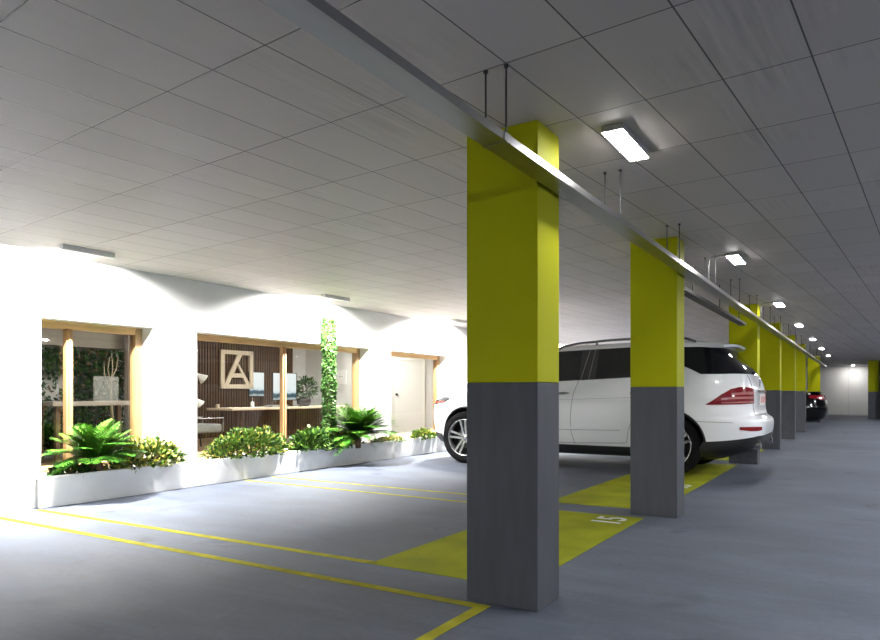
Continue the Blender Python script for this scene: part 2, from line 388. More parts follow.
# plant in a dark pot on the desk
def leaf(b, p, d, up, L, w, mi, fold=.25):
    d = d.normalized(); s_ = d.cross(up)
    if s_.length < 1e-4: s_ = Vector((1, 0, 0))
    s_.normalize(); n = s_.cross(d)
    b.add([p, p + d * L * .45 + s_ * w + n * w * fold, p + d * L, p + d * L * .45 - s_ * w + n * w * fold], [(0, 1, 2), (0, 2, 3)], mi)
def rv():
    while True:
        v = Vector((random.uniform(-1, 1), random.uniform(-1, 1), random.uniform(-1, 1)))
        if .05 < v.length < 1: return v.normalized()
t = empty('potted_plant', 'dark leafy plant in a black pot standing beside the monitor on the reception desk', 'potted plant'); W(t)
b = MB(); b.lathe([(0, 0), (.10, 0), (.15, .05), (.16, .16), (.14, .17), (.13, .15), (0, .15)], (-3.62, 8.02, DT), 20); b.build('pot', M['potblack'], t)
b = MB()
for k in range(420):
    v = rv(); c = Vector((-3.62, 8.08, 1.16)); p = c + Vector((v.x * .20, v.y * .33, v.z * .24)) * random.uniform(.4, 1)
    leaf(b, p, v + rv() * .6, rv(), random.uniform(.06, .10), random.uniform(.016, .026), random.choice((0, 0, 1)))
b.build('foliage', [M['leaf_d'], M['leaf_g']], t, recalc=False)
b = MB()
for k in range(5): b.tube([(-3.62, 8.02, DT + .15), (-3.62 + random.uniform(-.1, .1), 8.05 + random.uniform(-.2, .25), 1.2)], .008, 5)
b.build('stem', M['bark'], t)
# small things on the desk
t = empty('pump_bottle', 'white hand sanitiser pump bottle standing on the reception desk', 'bottle'); W(t)
b = MB(); b.lathe([(0, 0), (.035, 0), (.037, .01), (.037, .10), (.02, .115), (.012, .12), (0, .12)], (-3.45, 6.35, DT), 16); b.build('bottle_body', M['white'], t)
b = MB(); b.tube([(-3.45, 6.35, DT + .12), (-3.45, 6.35, DT + .18), (-3.43, 6.31, DT + .18)], .008, 6); b.build('pump', M['ink'], t)
b = MB(); b.lathe([(0, 0), (.03, 0), (.036, .07), (.032, .07), (.027, .01), (0, .01)], (-3.8, 5.80, DT), 16); b.tube([(-3.8, 5.765, DT + .02), (-3.8, 5.74, DT + .035), (-3.8, 5.765, DT + .055)], .005, 5)
o = W(b.build('cup', M['birch'])); tag(o, 'small pale cup on the left end of the reception desk', 'cup')
b = MB(); b.bbox(-3.5, -3.28, 6.72, 7.18, DT, DT + .035, .004)
for k in range(4):
    for q in range(10): b.box(-3.48 + k * .05, -3.44 + k * .05, 6.74 + q * .043, 6.775 + q * .043, DT + .035, DT + .042)
o = W(b.build('keyboard', M['fabric'])); tag(o, 'pale grey keyboard lying in front of the monitor on the desk', 'keyboard')
# chair and lamp at the left of the reception
t = empty('armchair', 'light grey cushioned armchair at the left side of the reception', 'chair'); W(t)
b = MB(); b.bbox(-3.3, -2.72, 4.3, 4.96, .37, .52, .04, seg=3); b.build('seat', M['fabric'], t)
b = MB(); b.bbox(-3.38, -3.24, 4.28, 4.4, .42, .75, .03, seg=3); b.bbox(-3.3, -2.72, 4.22, 4.34, .42, .85, .04, seg=3); b.build('backrest', M['fabric'], t)
for x in (-3.28, -2.75):
    for y in (4.3, 4.94):
        b = MB(); b.tube([(x, y, .38), (x, y + (.03 if y > 4.5 else -.03), RF)], .014, 6); b.build('leg', M['rod'], t)
for xa in (-2.75, -3.28):
    b = MB(); b.tube([(xa, 4.35, .62), (xa, 5.0, .62), (xa, 5.0, .38)], .012, 6); b.build('armrest', M['galv'], t)
t = empty('floor_lamp', 'white floor lamp with several cone shades by the slat wall', 'lamp'); W(t)
b = MB(); b.lathe([(0, 0), (.14, 0), (.14, .02), (.02, .03), (0, .03)], (-3.7, 4.7, RF), 20); b.build('base', M['white'], t)
b = MB(); b.tube([(-3.7, 4.7, RF + .02), (-3.7, 4.7, 1.5)], .012, 8)
SH = [((-3.62, 5.16, 1.40), (.3, .75, -.6)), ((-3.66, 4.95, 1.30), (.3, .8, -.5)), ((-3.6, 5.08, .96), (.2, .7, -.8))]
for p, d in SH: b.tube([(-3.7, 4.7, p[2] + .10), p], .008, 6)
b.build('pole', M['white'], t)
for p, d in SH:
    d = Vector(d).normalized(); b = MB()
    b.tube([Vector(p), Vector(p) + d * .03, Vector(p) + d * .17], [.02, .03, .10], 14, cap=False); b.build('lamp_shade', M['white'], t)
# notice and white door on the right-hand office wall (wall runs across at local y = 9.95)
t = empty('notice', 'small white framed notice on the grey office side wall', 'notice'); W(t)
b = MB(); b.bbox(-4.30, -3.96, 9.93, 9.949, 1.27, 1.62, .003); b.build('sheet', M['paper'], t)
b = MB(); b.box(-4.2, -4.07, 9.926, 9.93, 1.45, 1.462); b.build('print', M['ink'], t)
t = empty('door_1'); W(struct(t))
b = MB(); b.bbox(-2.5, -1.72, 9.90, 9.945, RF, 1.80, .005); b.build('door_leaf', M['door'], t)
b = MB(); b.tube([(-2.42, 9.90, 1.02), (-2.42, 9.86, 1.02)], .015, 8); b.lathe([(0, 0), (.026, 0), (.03, .015), (.02, .035), (0, .038)], (-2.42, 9.83, 1.02), 14, axis='y'); b.build('door_handle', M['rod'], t)
b = MB(); b.bbox(-1.72, -1.66, 9.88, 9.948, RF, 1.84, .004); b.bbox(-2.5, -1.66, 9.88, 9.948, 1.80, 1.86, .004); b.build('door_frame', M['white'], t)
b = MB(); b.box(-1.66, -.35, 9.92, 9.948, RF, 2.2); struct(W(b.build('trim_3', M['doorgrey'])))
# left room: white screen wall, green planting, rail, tree
lbox('wall_garden_screen', 'roomwall', -3.6, -3.5, .6, 3.75, RF, 1.74)
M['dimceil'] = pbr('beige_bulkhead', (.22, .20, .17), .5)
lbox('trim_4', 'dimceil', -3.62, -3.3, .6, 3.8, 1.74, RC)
t = empty('living_wall', 'dense dark green wall of hanging leaves behind the left window', 'plant'); W(t)
b = MB()
for k in range(8500):
    yy = random.uniform(1.1, 3.6); zz = random.uniform(.25, 1.72)
    u_, v_ = (yy - 1.9) / 1.6, (zz - .25) / 1.47
    hole = (1.75 < yy < 2.25 and .95 < zz < 1.62) or (2.25 < yy < 2.75 and .96 < zz < 1.34)
    if hole and random.random() < .86: continue
    p = Vector((-3.44 + random.uniform(-.04, .16), yy, zz))
    leaf(b, p, Vector((random.uniform(0, 1), random.uniform(-1, 1), random.uniform(-1.4, .2))), rv(), random.uniform(.05, .095), random.uniform(.018, .032), random.choice((0, 0, 0, 0, 1, 1, 2)))
b.build('foliage', [M['leaf_d'], M['leaf_g'], M['bark']], t, recalc=False)
t = empty('bare_tree', 'slender pale branching tree trunk in front of the living wall', 'tree'); W(t)
b = MB(); B0 = Vector((-3.15, 3.18, RF)); 
b.tube([B0, (-3.15, 3.19, .6), (-3.15, 3.16, 1.05), (-3.15, 3.17, 1.25)], [.03, .025, .02, .016], 7); b.build('trunk', M['twig'], t)
b = MB()
for q in ([(2.89, 1.2), (2.82, 1.4), (2.84, 1.6)], [(2.89, 1.25), (2.96, 1.42), (2.98, 1.62)], [(2.88, 1.1), (2.77, 1.3), (2.74, 1.5)], [(2.9, 1.25), (2.9, 1.45), (2.87, 1.66)]):
    b.tube([(-3.15 + .02 * i, y + .28, z) for i, (y, z) in enumerate(q)], [.012, .009, .005], 5)
b.build('branch', M['twig'], t)
t = empty('frosted_screen', 'pale translucent standing panel in front of the living wall', 'screen'); W(t)
b = MB(); b.bbox(-3.06, -3.04, 2.82, 3.22, .93, 1.30, .003); fm, ft, fb = nt('frosted_panel'); fx = ft.nodes.new('ShaderNodeMixShader'); fx.inputs[0].default_value = .3
ftr = ft.nodes.new('ShaderNodeBsdfTransparent'); fb.inputs['Base Color'].default_value = (.6, .62, .6, 1)
ft.links.new(ftr.outputs[0], fx.inputs[1]); ft.links.new(fb.outputs[0], fx.inputs[2]); ft.links.new(fx.outputs[0], ft.nodes['Material Output'].inputs[0])
b.build('panel', fm, t)
for yy in (2.86, 3.18):
    b = MB(); b.tube([(-3.05, yy, RF), (-3.05, yy, .94)], .012, 6); b.build('leg', M['rod'], t)
t = empty('meeting_table', 'long grey topped meeting table behind the left window', 'table'); W(t)
b = MB(); b.bbox(-2.95, -2.4, 1.85, 3.2, .875, .935, .006); b.build('table_top', pbr('grey_laminate', (.34, .31, .28), .4, var=.06), t)
for x in (-2.87, -2.48):
    for y in (1.95, 3.1):
        b = MB(); b.bbox(x - .03, x + .03, y - .03, y + .03, RF, .876, .004); b.build('leg', M['brownwall'], t)
for i, (yy, ww) in enumerate(((.72, .10), (.98, .05), (1.16, .09))):
    b = MB(); b.bbox(-1.3 - i * .5, -1.22 - i * .5, yy, yy + ww, RF, RC, .005); o = W(b.build('timber_post', M['oak'])); tag(o, ('broad', 'thin', 'rear')[i] + ' brown timber post behind the narrow left window pane', 'post')
b = MB(); b.box(-3.2, -3.1, 3.42, 3.62, RF, RC); o = W(b.build('timber_post', M['brownwall'])); tag(o, 'flat brown timber post at the right edge of the left window', 'post')
# room lamps
for i, (x, y) in enumerate(((-1.6, 1.8), (-1.6, 4.4), (-3.0, 6.6), (-1.8, 7.6), (-3.0, 9.0))):
    b = MB(); b.box(x - .12, x + .12, y - .5, y + .5, RC - .03, RC - .002); t = W(b.build('office_ceiling_light', M['roomlamp']))
    tag(t, 'warm ceiling light panel inside the office behind the windows', 'light', 'office ceiling lights')

# ------------------------------------------------------------------ planting in front of the windows
def place(t, s_, d=-.03): p = Vector((d, s_, 0)); return p
def bush(name, label, cat, s_, rx, ry, h, mats, n, ls=(.05, .08), x=.09, base=.27):
    t = empty(name, label, cat); t.location = Vector((x, s_, base)); W(t)
    b = MB(); w = 0
    for k in range(n):
        v = rv(); v.z = abs(v.z)
        bump_ = 1 + .14 * math.sin(v.x * 7 + s_ * 3) * math.cos(v.y * 9 + s_)
        p = Vector((v.x * rx, v.y * ry, v.z * h)) * random.uniform(.62, 1.02) * bump_
        p.x = max(-.085, p.x)
        leaf(b, p, v + rv() * .8 + Vector((0, 0, .25)), rv(), random.uniform(*ls), random.uniform(ls[0] * .26, ls[1] * .3), random.randrange(len(mats)))
    b.build('foliage', [M[m] for m in mats], t, recalc=False)
    b = MB()
    for k in range(9):
        a = random.uniform(0, 2 * PI); r = random.uniform(.3, .75)
        b.tube([(0, 0, -.015), (math.cos(a) * rx * r * .4, math.sin(a) * ry * r * .5, h * .4), (max(-.08, math.cos(a) * rx * r), math.sin(a) * ry * r, h * .7)], [.012, .009, .004], 5)
    b.build('stem', M['bark'], t)
    return t
def cycad(label, s_, x, base, n, L, seed, up=(10, 80)):
    random.seed(seed)
    t = empty('cycad', label, 'plant'); t.location = Vector((x, s_, base)); W(t)
    b = MB(); b.lathe([(0, -.045), (.075, -.045), (.085, .03), (.07, .09), (.03, .11), (0, .115)], n=14)
    b.build('trunk', M['bark'], t)
    for k in range(n):
        a = k * 2.39996 + random.uniform(-.2, .2); q = (k + .5) / n
        el = math.radians(up[0] + (up[1] - up[0]) * q + random.uniform(-6, 6)); Lk = L * random.uniform(.85, 1.08) * (1 - .12 * q)
        hd = Vector((math.cos(a), math.sin(a), 0)); 
        if hd.x > .35: el += math.radians(24 * (1 - q))
        if hd.x < 0: hd = Vector((hd.x * .08, hd.y, 0))
        pts = []; p = Vector((hd.x * .03, hd.y * .03, .09)); e_ = el
        N = 14
        for i in range(N + 1):
            pts.append(p.copy()); d = hd * math.cos(e_) + Vector((0, 0, math.sin(e_))); p = p + d * (Lk / N); e_ -= math.radians(4.6 - 2.0 * q)
        b = MB(); b.tube(pts, [.007 * (1 - i / (N + 4)) for i in range(N + 1)], 4, 0, cap=False)
        for i in range(2, 2 * N):
            f = i / 2; i0 = int(f); fr = f - i0; pp = pts[i0].lerp(pts[min(N, i0 + 1)], fr); d = (pts[min(N, i0 + 1)] - pts[i0 - 1]).normalized()
            sd = d.cross(Vector((0, 0, 1))).normalized(); ll = .185 * math.sin(PI * min(1, (i / (2 * N)) * .82 + .12)) * (L / .5)
            for sg in (-1, 1):
                leaf(b, pp, sd * sg + d * .75 + Vector((0, 0, -.12)) + rv() * .08, Vector((0, 0, 1)), ll, .0085 * L / .5, 0 if random.random() < .75 else 1, .1)
        o = b.build('frond', [M['frond'], M['frond_l']] if q < .4 else [M['frond_l'], M['frond']], t, recalc=False)
    return t
cycad('lush green cycad under the left window beside a yellow shrub', .84, .09, .27, 50, .52, 3, (10, 84))
cycad('wide green cycad at the foot of the ivy covered post', 4.86, .12, .275, 78, .68, 5, (10, 80))
random.seed(21)
bush('shrub', 'yellow and cream variegated shrub at the right of the left window', 'shrub', 1.42, .15, .42, .26, ['leaf_y', 'leaf_c', 'leaf_l', 'leaf_y', 'leaf_g'], 1500)
bush('shrub', 'large round bright green shrub under the letter A sign window', 'shrub', 2.85, .17, .66, .32, ['leaf_l', 'leaf_g', 'leaf_l', 'leaf_l', 'leaf_d', 'leaf_y'], 3600, (.035, .06))
bush('shrub', 'mid green shrub with pale tips right of the window mullion', 'shrub', 3.98, .15, .46, .27, ['leaf_l', 'leaf_g', 'leaf_g', 'leaf_d', 'leaf_l'], 1700)
bush('shrub', 'small cream variegated shrub in front of the wide cycad', 'shrub', 4.50, .13, .28, .19, ['leaf_c', 'leaf_l', 'leaf_y', 'leaf_g'], 700)
bush('ground_plant', 'low yellowish groundcover right of the wide cycad', 'plant', 5.72, .12, .38, .07, ['leaf_l', 'leaf_y', 'leaf_t', 'leaf_c'], 500, (.035, .06))
bush('shrub', 'small green shrub under the white door window', 'shrub', 6.72, .13, .36, .14, ['leaf_l', 'leaf_g', 'leaf_l', 'leaf_y'], 800, (.04, .065))
bush('ground_plant', 'low tan coloured plant near the front wheel of the white car', 'plant', 7.45, .12, .34, .10, ['leaf_t', 'leaf_y', 'leaf_t', 'leaf_l'], 600, (.04, .06))
bush('ground_plant', 'dark low leaves at the foot of the left cycad', 'plant', .62, .10, .22, .09, ['leaf_d', 'leaf_g', 'leaf_d'], 260, (.05, .08))
t = empty('ivy_post', 'narrow post covered in green ivy in front of the middle window', 'plant'); t.location = Vector((.0, 4.40, .26)); W(t)
b = MB(); b.bbox(-.035, .035, -.06, .06, -.01, 1.84, .01); b.build('post', M['bark'], t)
b = MB()
for k in range(4200):
    zz = random.uniform(.02, 1.88); a = random.uniform(0, 2 * PI); v = Vector((math.cos(a), math.sin(a), 0))
    wd = 1 + .12 * math.sin(zz * 9) + .1 * math.sin(zz * 23)
    p = Vector((v.x * .055, v.y * .10 * wd, zz)); p.x = max(-.06, p.x)
    leaf(b, p, v * .7 + Vector((0, 0, -.6)) + rv() * .7, rv(), random.uniform(.03, .055), random.uniform(.012, .019), random.choice((2, 2, 2, 0, 0, 1)))
b.build('foliage', [M['ivy_a'], M['ivy_b'], M['ivy_a'], M['ivy_b']], t, recalc=False)

# ------------------------------------------------------------------ columns
CX0, CX1, CSPLIT = -1.715, -1.323, 1.102
def column(x0, x1, y0, dy, label, group=None):
    t = empty('column', label, 'column', ((x0 + x1) / 2, y0 + dy / 2, 0)); hx, hy = (x1 - x0) / 2, dy / 2
    b = MB(); b.bbox(-hx, hx, -hy, hy, 0, CSPLIT, .004); b.build('lower_band', M['colgrey'], t)
    b = MB(); b.bbox(-hx, hx, -hy, hy, CSPLIT, CEIL, .004); b.build('upper_band', M['lime'], t)
    return t
CY = [2.985, 5.83, 10.86, 13.98, 17.17, 20.42, 27.5]
CL = ['nearest large lime and grey column in front of the white car', 'second lime and grey column hiding the white car rear door', 'third lime and grey column behind the tail of the white car',
      'fourth lime and grey column, first one wholly beyond the white car', 'fifth lime and grey column along the aisle', 'sixth lime and grey column just before the black car', 'farthest lime and grey column behind the black car']
for y, l in zip(CY, CL): column(CX0, CX1, y, .27, l)
column(.137, .50, 32.3, .3, 'lime and grey column at the right edge near the end wall')
column(.545, .92, 32.0, .3, 'paler lime column at the extreme right edge of the photo')
b = MB(); b.tube([(.52, 32.25, 0), (.52, 32.25, CEIL)], .022, 8); tag(b.build('down_pipe', M['rod']), 'dark vertical pipe between the two columns at the right edge', 'pipe')

# ------------------------------------------------------------------ cable tray, rods
t = empty('cable_tray', 'long galvanised cable tray hanging over the row of lime columns', 'cable tray', (-1.255, 0, 2.05))
b = MB(); w2, lp, th_ = .052, .034, .003
b.box(-w2, w2, -4.9, 30, 0, th_); b.box(-w2, -w2 + th_, -4.9, 30, th_, lp); b.box(w2 - th_, w2, -4.9, 30, th_, lp)
b.build('channel', M['galv'], t)
y = 2.42 - 1.49 * 4
ks = 0
while y < 29.9:
    for sx in (-1, 1):
        q = MB(); q.tube([(sx * .046, y, .004), (sx * .046, y, CEIL - 2.05)], .0042, 6); q.lathe([(0, 0), (.010, 0), (.010, .010), (0, .012)], (sx * .046, y, CEIL - 2.05 - .012), 8)
        q.build('rod', M['rod'], t)
    if ks % 2 == 0:
        q = MB(); q.box(-w2 - .002, w2 + .002, y - .012, y + .012, -.003, 0); q.box(w2, w2 + .003, y - .03, y + .03, 0, lp); q.build('joint_plate', M['galv'], t)
    y += 1.49; ks += 1
t = empty('branch_tray', 'short cable tray hanging between the second and third column', 'cable tray', (-1.52, 0, 2.05))
b = MB(); b.box(-.05, .05, 6.12, 10.84, 0, .003); b.box(-.05, -.047, 6.12, 10.84, .003, .034); b.box(.047, .05, 6.12, 10.84, .003, .034); b.build('channel', pbr('dull_steel', (.07, .068, .065), .7, spec=.2), t)
for y in (7.2, 8.7, 10.2):
    q = MB(); q.tube([(.042, y, .004), (.042, y, CEIL - 2.05)], .006, 6); q.build('rod', M['rod'], t)

# ------------------------------------------------------------------ lamps
WASH_W, WASH_SPREAD, WASH_TILT = 450, 154, 23
def aisle_lamp(x, y, label, conduit=True, key='lamp', L=.47, w=.10):
    t = empty('ceiling_light', label, 'ceiling light', (x, y, CEIL), group='aisle ceiling lights')
    if key == 'walllamp':
        hw = w / 2 + .004; hl = L / 2 + .004; TI = math.radians(WASH_TILT); dz = 2 * hw * math.tan(TI)
        b = MB(); b.prism([(-hw, -.001), (hw, -.001), (hw, -.010 - dz), (-hw, -.010)], -hl, hl); b.build('housing', M['white'], t)
        zc = -.010 - dz / 2
        b = MB(); b.prism([(-hw + .004, -.0108), (hw - .004, -.0102 - dz), (hw - .004, -.0122 - dz), (-hw + .004, -.0125)], -L / 2, L / 2); b.build('diffuser', M[key], t)
        li = bpy.data.lights.new('wall_wash', 'AREA'); li.shape = 'RECTANGLE'; li.size = w * .9; li.size_y = L * .96; li.energy = WASH_W; li.spread = math.radians(WASH_SPREAD); li.color = (1, .985, .955)
        lo = bpy.data.objects.new('wall_wash', li); COL.objects.link(lo); lo.parent = t
        lo.location = (-.005 * math.sin(TI), 0, zc - .006); lo.rotation_euler = (0, TI, 0)
        return t
    b = MB(); b.bbox(-w / 2 - .006, w / 2 + .006, -L / 2 - .006, L / 2 + .006, -.032, -.001, .003); b.build('housing', M['housing'], t)
    b = MB(); b.bbox(-w / 2, w / 2, -L / 2, L / 2, -.0355, -.0322, .001, seg=1); b.build('diffuser', M[key], t)
    if conduit:
        b = MB(); b.tube([(-w / 2 - .006, -.18, -.014), (-.17, -.18, -.014), (-.20, -.18, -.02), (-.215, -.18, -.045), (-.218, -.18, -.10), (-.218, -.18, -.275)], .006, 8); b.build('conduit', M['galv'], t)
    return t
ORD = ['nearest rectangular aisle light beside the first column', 'second aisle light with a bent conduit', 'third aisle light down the aisle', 'fourth aisle light down the aisle', 'fifth aisle light down the aisle', 'sixth aisle light down the aisle', 'seventh aisle light, small and near the tray end']
for y, l in zip((3.47, 7.0, 10.9, 14.45, 18.4, 22.4, 26.7), ORD): aisle_lamp(-1.04, y, l, conduit=5 < y < 12)
for y, l in zip((-3.6, -.2, 4.6, 9.0, 13.5, 18.0, 23.0, 28.0), ('rearmost', 'first', 'second', 'third', 'fourth', 'fifth', 'sixth', 'farthest')): aisle_lamp(2.7, y, l + ' light over the far lane of the aisle, right of the frame', False, 'farlamp')  # two rearmost are unseen lamps added to brighten the nearest column's front
o = aisle_lamp(-.43, 36.7, 'bright aisle light close to the pale end wall', False, 'endlamp'); o['group'] = 'end wall lights'
for (x, y), l in zip(((-5.93, .0), (-6.0, 3.5), (-6.07, 7.0), (-6.16, 10.5), (-6.25, 14), (-6.35, 17.5), (-6.45, 21), (-6.5, 25)), ('wall washing light left of the photo edge', 'wall washing light above the left window', 'wall washing light above the ivy post', 'wall washing light partly hidden by the nearest column', 'wall washing light beyond the white car', 'wall washing light beyond the third column', 'wall washing light near the black car', 'farthest wall washing light')):
    o = aisle_lamp(x, y, l, False, 'walllamp', .48, .075); o['group'] = 'wall washing lights'

# ------------------------------------------------------------------ painted bay markings
def paint(name, polys, mat, label, cat='marking', z=.002, group=None):
    b = MB()
    for p in polys: b.prism(p, .0003, z, plane='xy')
    return tag(b.build(name, M[mat]), label, cat, group)
def rect(x0, x1, y0, y1): return [(x0, y0), (x1, y0), (x1, y1), (x0, y1)]
lw = .062
paint('bay_line', [[(-6.27, 2.80), (-1.555, 2.885), (-1.555, 2.885 + lw), (-6.27, 2.80 + lw)], [(-1.555 - lw, -3), (-1.555, -3), (-1.555, 2.885), (-1.555 - lw, 2.885)]], 'line', 'yellow line turning a corner at the foot of the nearest column', 'line')
paint('bay_line', [[(-6.28, 3.18), (-2.55, 3.285), (-2.55, 3.285 + lw), (-6.28, 3.18 + lw)]], 'line', 'yellow line leading from the planter to the yellow bay panel', 'line')
paint('bay_line', [rect(-6.3, -2.58, 5.61, 5.61 + lw * .8)], 'line', 'thin yellow line behind the nearest column, closer to camera of a pair', 'line')
paint('bay_line', [rect(-6.3, -2.58, 6.03, 6.03 + lw * .8)], 'line', 'thin yellow line behind the nearest column, farther of a pair', 'line')
paint('floor_marking', [[(-2.58, 3.285), (-1.562, 3.30), (-1.562, 5.70), (-2.58, 5.66)]], 'marking', 'yellow painted bay panel with number 15 behind the nearest column', 'floor marking')
paint('floor_marking', [[(-2.58, 6.06), (-1.562, 6.12), (-1.562, 10.63), (-2.58, 10.63)]], 'marking', 'yellow painted bay panel partly under the tail of the white car', 'floor marking')
paint('floor_marking', [rect(-2.58, -1.562, 11.3, 13.8)], 'marking', 'yellow painted bay panel beyond the third column', 'floor marking')
def text_mesh(name, txt, size, mat):
    c = bpy.data.curves.new(name, 'FONT'); c.body = txt; c.size = size; c.extrude = .0008; c.align_x = 'CENTER'; c.align_y = 'CENTER'; c.offset = .004
    o = bpy.data.objects.new('tmp', c); COL.objects.link(o)
    me = bpy.data.meshes.new_from_object(o.evaluated_get(bpy.context.evaluated_depsgraph_get())); bpy.data.objects.remove(o)
    me.name = name; me.materials.clear(); me.materials.append(M[mat])
    o = bpy.data.objects.new(name, me); COL.objects.link(o); return o
o = text_mesh('bay_number', '15', .34, 'number'); o.location = (-1.765, 5.45, .0031); o.rotation_euler = (0, 0, PI / 2); tag(o, 'white painted bay number 15 on the yellow panel', 'number')
o = text_mesh('bay_number', '16', .34, 'number'); o.location = (-1.75, 7.85, .0031); o.rotation_euler = (0, 0, PI / 2); tag(o, 'white painted bay number half hidden by the second column', 'number')

# ------------------------------------------------------------------ cars
def pchip(xs, ys):
    n = len(xs); h = [xs[i + 1] - xs[i] for i in range(n - 1)]; dl = [(ys[i + 1] - ys[i]) / h[i] for i in range(n - 1)]
    m = [dl[0]] + [0 if dl[i - 1] * dl[i] <= 0 else (2 * h[i] + h[i - 1] + h[i] + 2 * h[i - 1]) / ((2 * h[i] + h[i - 1]) / dl[i - 1] + (h[i] + 2 * h[i - 1]) / dl[i]) for i in range(1, n - 1)] + [dl[-1]]
    def f(x):
        x = min(max(x, xs[0]), xs[-1]); i = 0
        while i < n - 2 and x > xs[i + 1]: i += 1
        t_ = (x - xs[i]) / h[i]; a = t_ * t_ * (3 - 2 * t_)
        return ys[i] * (1 - a) + ys[i + 1] * a + h[i] * (m[i] * t_ * (1 - t_) ** 2 - m[i + 1] * t_ * t_ * (1 - t_))
    return f
class Shape:
    """a car hull as stacked horizontal outlines; x = length (+ rear), y = half width, z = up"""
    def __init__(s, levels, xm=.3):
        z = [l[0] for l in levels]; s.z0, s.z1 = z[0], z[-1]
        s.xr, s.xf, s.b, s.nr, s.nf = [pchip(z, [l[k] for l in levels]) for k in range(1, 6)]; s.xm = xm
    def pt(s, phi, z):
        c, n_ = math.cos(phi), math.sin(phi); xr, xf = s.xr(z), s.xf(z)
        xm = min(max(s.xm, xf + .35), xr - .35)
        a, n = (xr - xm, s.nr(z)) if c >= 0 else (xm - xf, s.nf(z))
        return Vector((xm + math.copysign(a * abs(c) ** (2 / n), c), math.copysign(s.b(z) * abs(n_) ** (2 / n), n_), z))
    def phi(s, x, z):
        xr, xf = s.xr(z), s.xf(z); xm = min(max(s.xm, xf + .35), xr - .35)
        a, n = (xr - xm, s.nr(z)) if x >= xm else (xm - xf, s.nf(z))
        return math.acos(math.copysign(min(1, abs((x - xm) / a) ** (n / 2)), x - xm))
    def side(s, x, z): return s.pt(s.phi(x, z), z)
    def normal(s, phi, z):
        e = 1e-3; zz = min(max(z, s.z0 + .01), s.z1 - .01)
        a = s.pt(phi + e, zz) - s.pt(phi - e, zz); c = s.pt(phi, zz + .004) - s.pt(phi, zz - .004)
        n = a.cross(c).normalized(); return n
    def hull(s, nphi, zs):
        # uneven angles: even spacing along the outline
        ph = []
        zr = zs[len(zs) // 2]; fine = [s.pt(2 * PI * i / 4000 + 1e-5, zr) for i in range(4001)]
        acc = [0]
        for i in range(4000): acc.append(acc[-1] + (fine[i + 1] - fine[i]).length)
        j = 0
        for k in range(nphi):
            tgt = acc[-1] * k / nphi
            while acc[j + 1] < tgt: j += 1
            ph.append(2 * PI * j / 4000 + 1e-5)
        vs = [s.pt(p, z) for z in zs for p in ph]; fs = []
        for i in range(len(zs) - 1):
            for k in range(nphi): fs.append((i * nphi + k, i * nphi + (k + 1) % nphi, (i + 1) * nphi + (k + 1) % nphi, (i + 1) * nphi + k))
        fs.append(list(range(nphi))[::-1]); fs.append([(len(zs) - 1) * nphi + k for k in range(nphi)])
        return vs, fs
    def panel(s, b, knots, off=.004, mode='x', nq=24, nz=8, mi=0, sides=(-1, 1), th=.012):
        """knots: (q, zlow, zhigh); q is x along the side or the outline angle; skin stands off the hull"""
        q0, q1 = knots[0][0], knots[-1][0]
        for sd in sides:
            vs = []; inn = []
            for i in range(nq + 1):
                q = q0 + (q1 - q0) * i / nq; k = 0
                while k < len(knots) - 2 and q > knots[k + 1][0]: k += 1
                t_ = (q - knots[k][0]) / (knots[k + 1][0] - knots[k][0]); za = knots[k][1] * (1 - t_) + knots[k + 1][1] * t_; zb = knots[k][2] * (1 - t_) + knots[k + 1][2] * t_
                for j in range(nz + 1):
                    z = za + (zb - za) * j / nz
                    ph = s.phi(q, z) if mode == 'x' else q
                    p = s.pt(ph, z); n = s.normal(ph, z)
                    v = p + n * off; w = p + n * (off - th)
                    vs.append((v.x, v.y * sd, v.z)); inn.append((w.x, w.y * sd, w.z))
            R = nz + 1; fs = [(i * R + j, i * R + j + 1, (i + 1) * R + j + 1, (i + 1) * R + j) for i in range(nq) for j in range(nz)]
            b.add(vs, fs, mi, True)
            rim = [i * R for i in range(nq + 1)] + [nq * R + j for j in range(1, R)] + [i * R + nz for i in range(nq - 1, -1, -1)] + [j for j in range(nz - 1, 0, -1)]
            m_ = len(rim); b.add([vs[r] for r in rim] + [inn[r] for r in rim], [(i, (i + 1) % m_, m_ + (i + 1) % m_, m_ + i) for i in range(m_)], mi)
    def line(s, b, pts, r=.003, off=.001, mode='x', sides=(-1, 1), mi=0, n=5, sub=6):
        P = []
        for i in range(len(pts) - 1):
            for k in range(sub): t_ = k / sub; P.append((pts[i][0] * (1 - t_) + pts[i + 1][0] * t_, pts[i][1] * (1 - t_) + pts[i + 1][1] * t_))
        P.append(pts[-1])
        for sd in sides:
            q = []
            for x, z in P:
                ph = s.phi(x, z) if mode == 'x' else x
                p = s.pt(ph, z) + s.normal(ph, z) * off; q.append((p.x, p.y * sd, p.z))
            b.tube(q, r, n, mi)
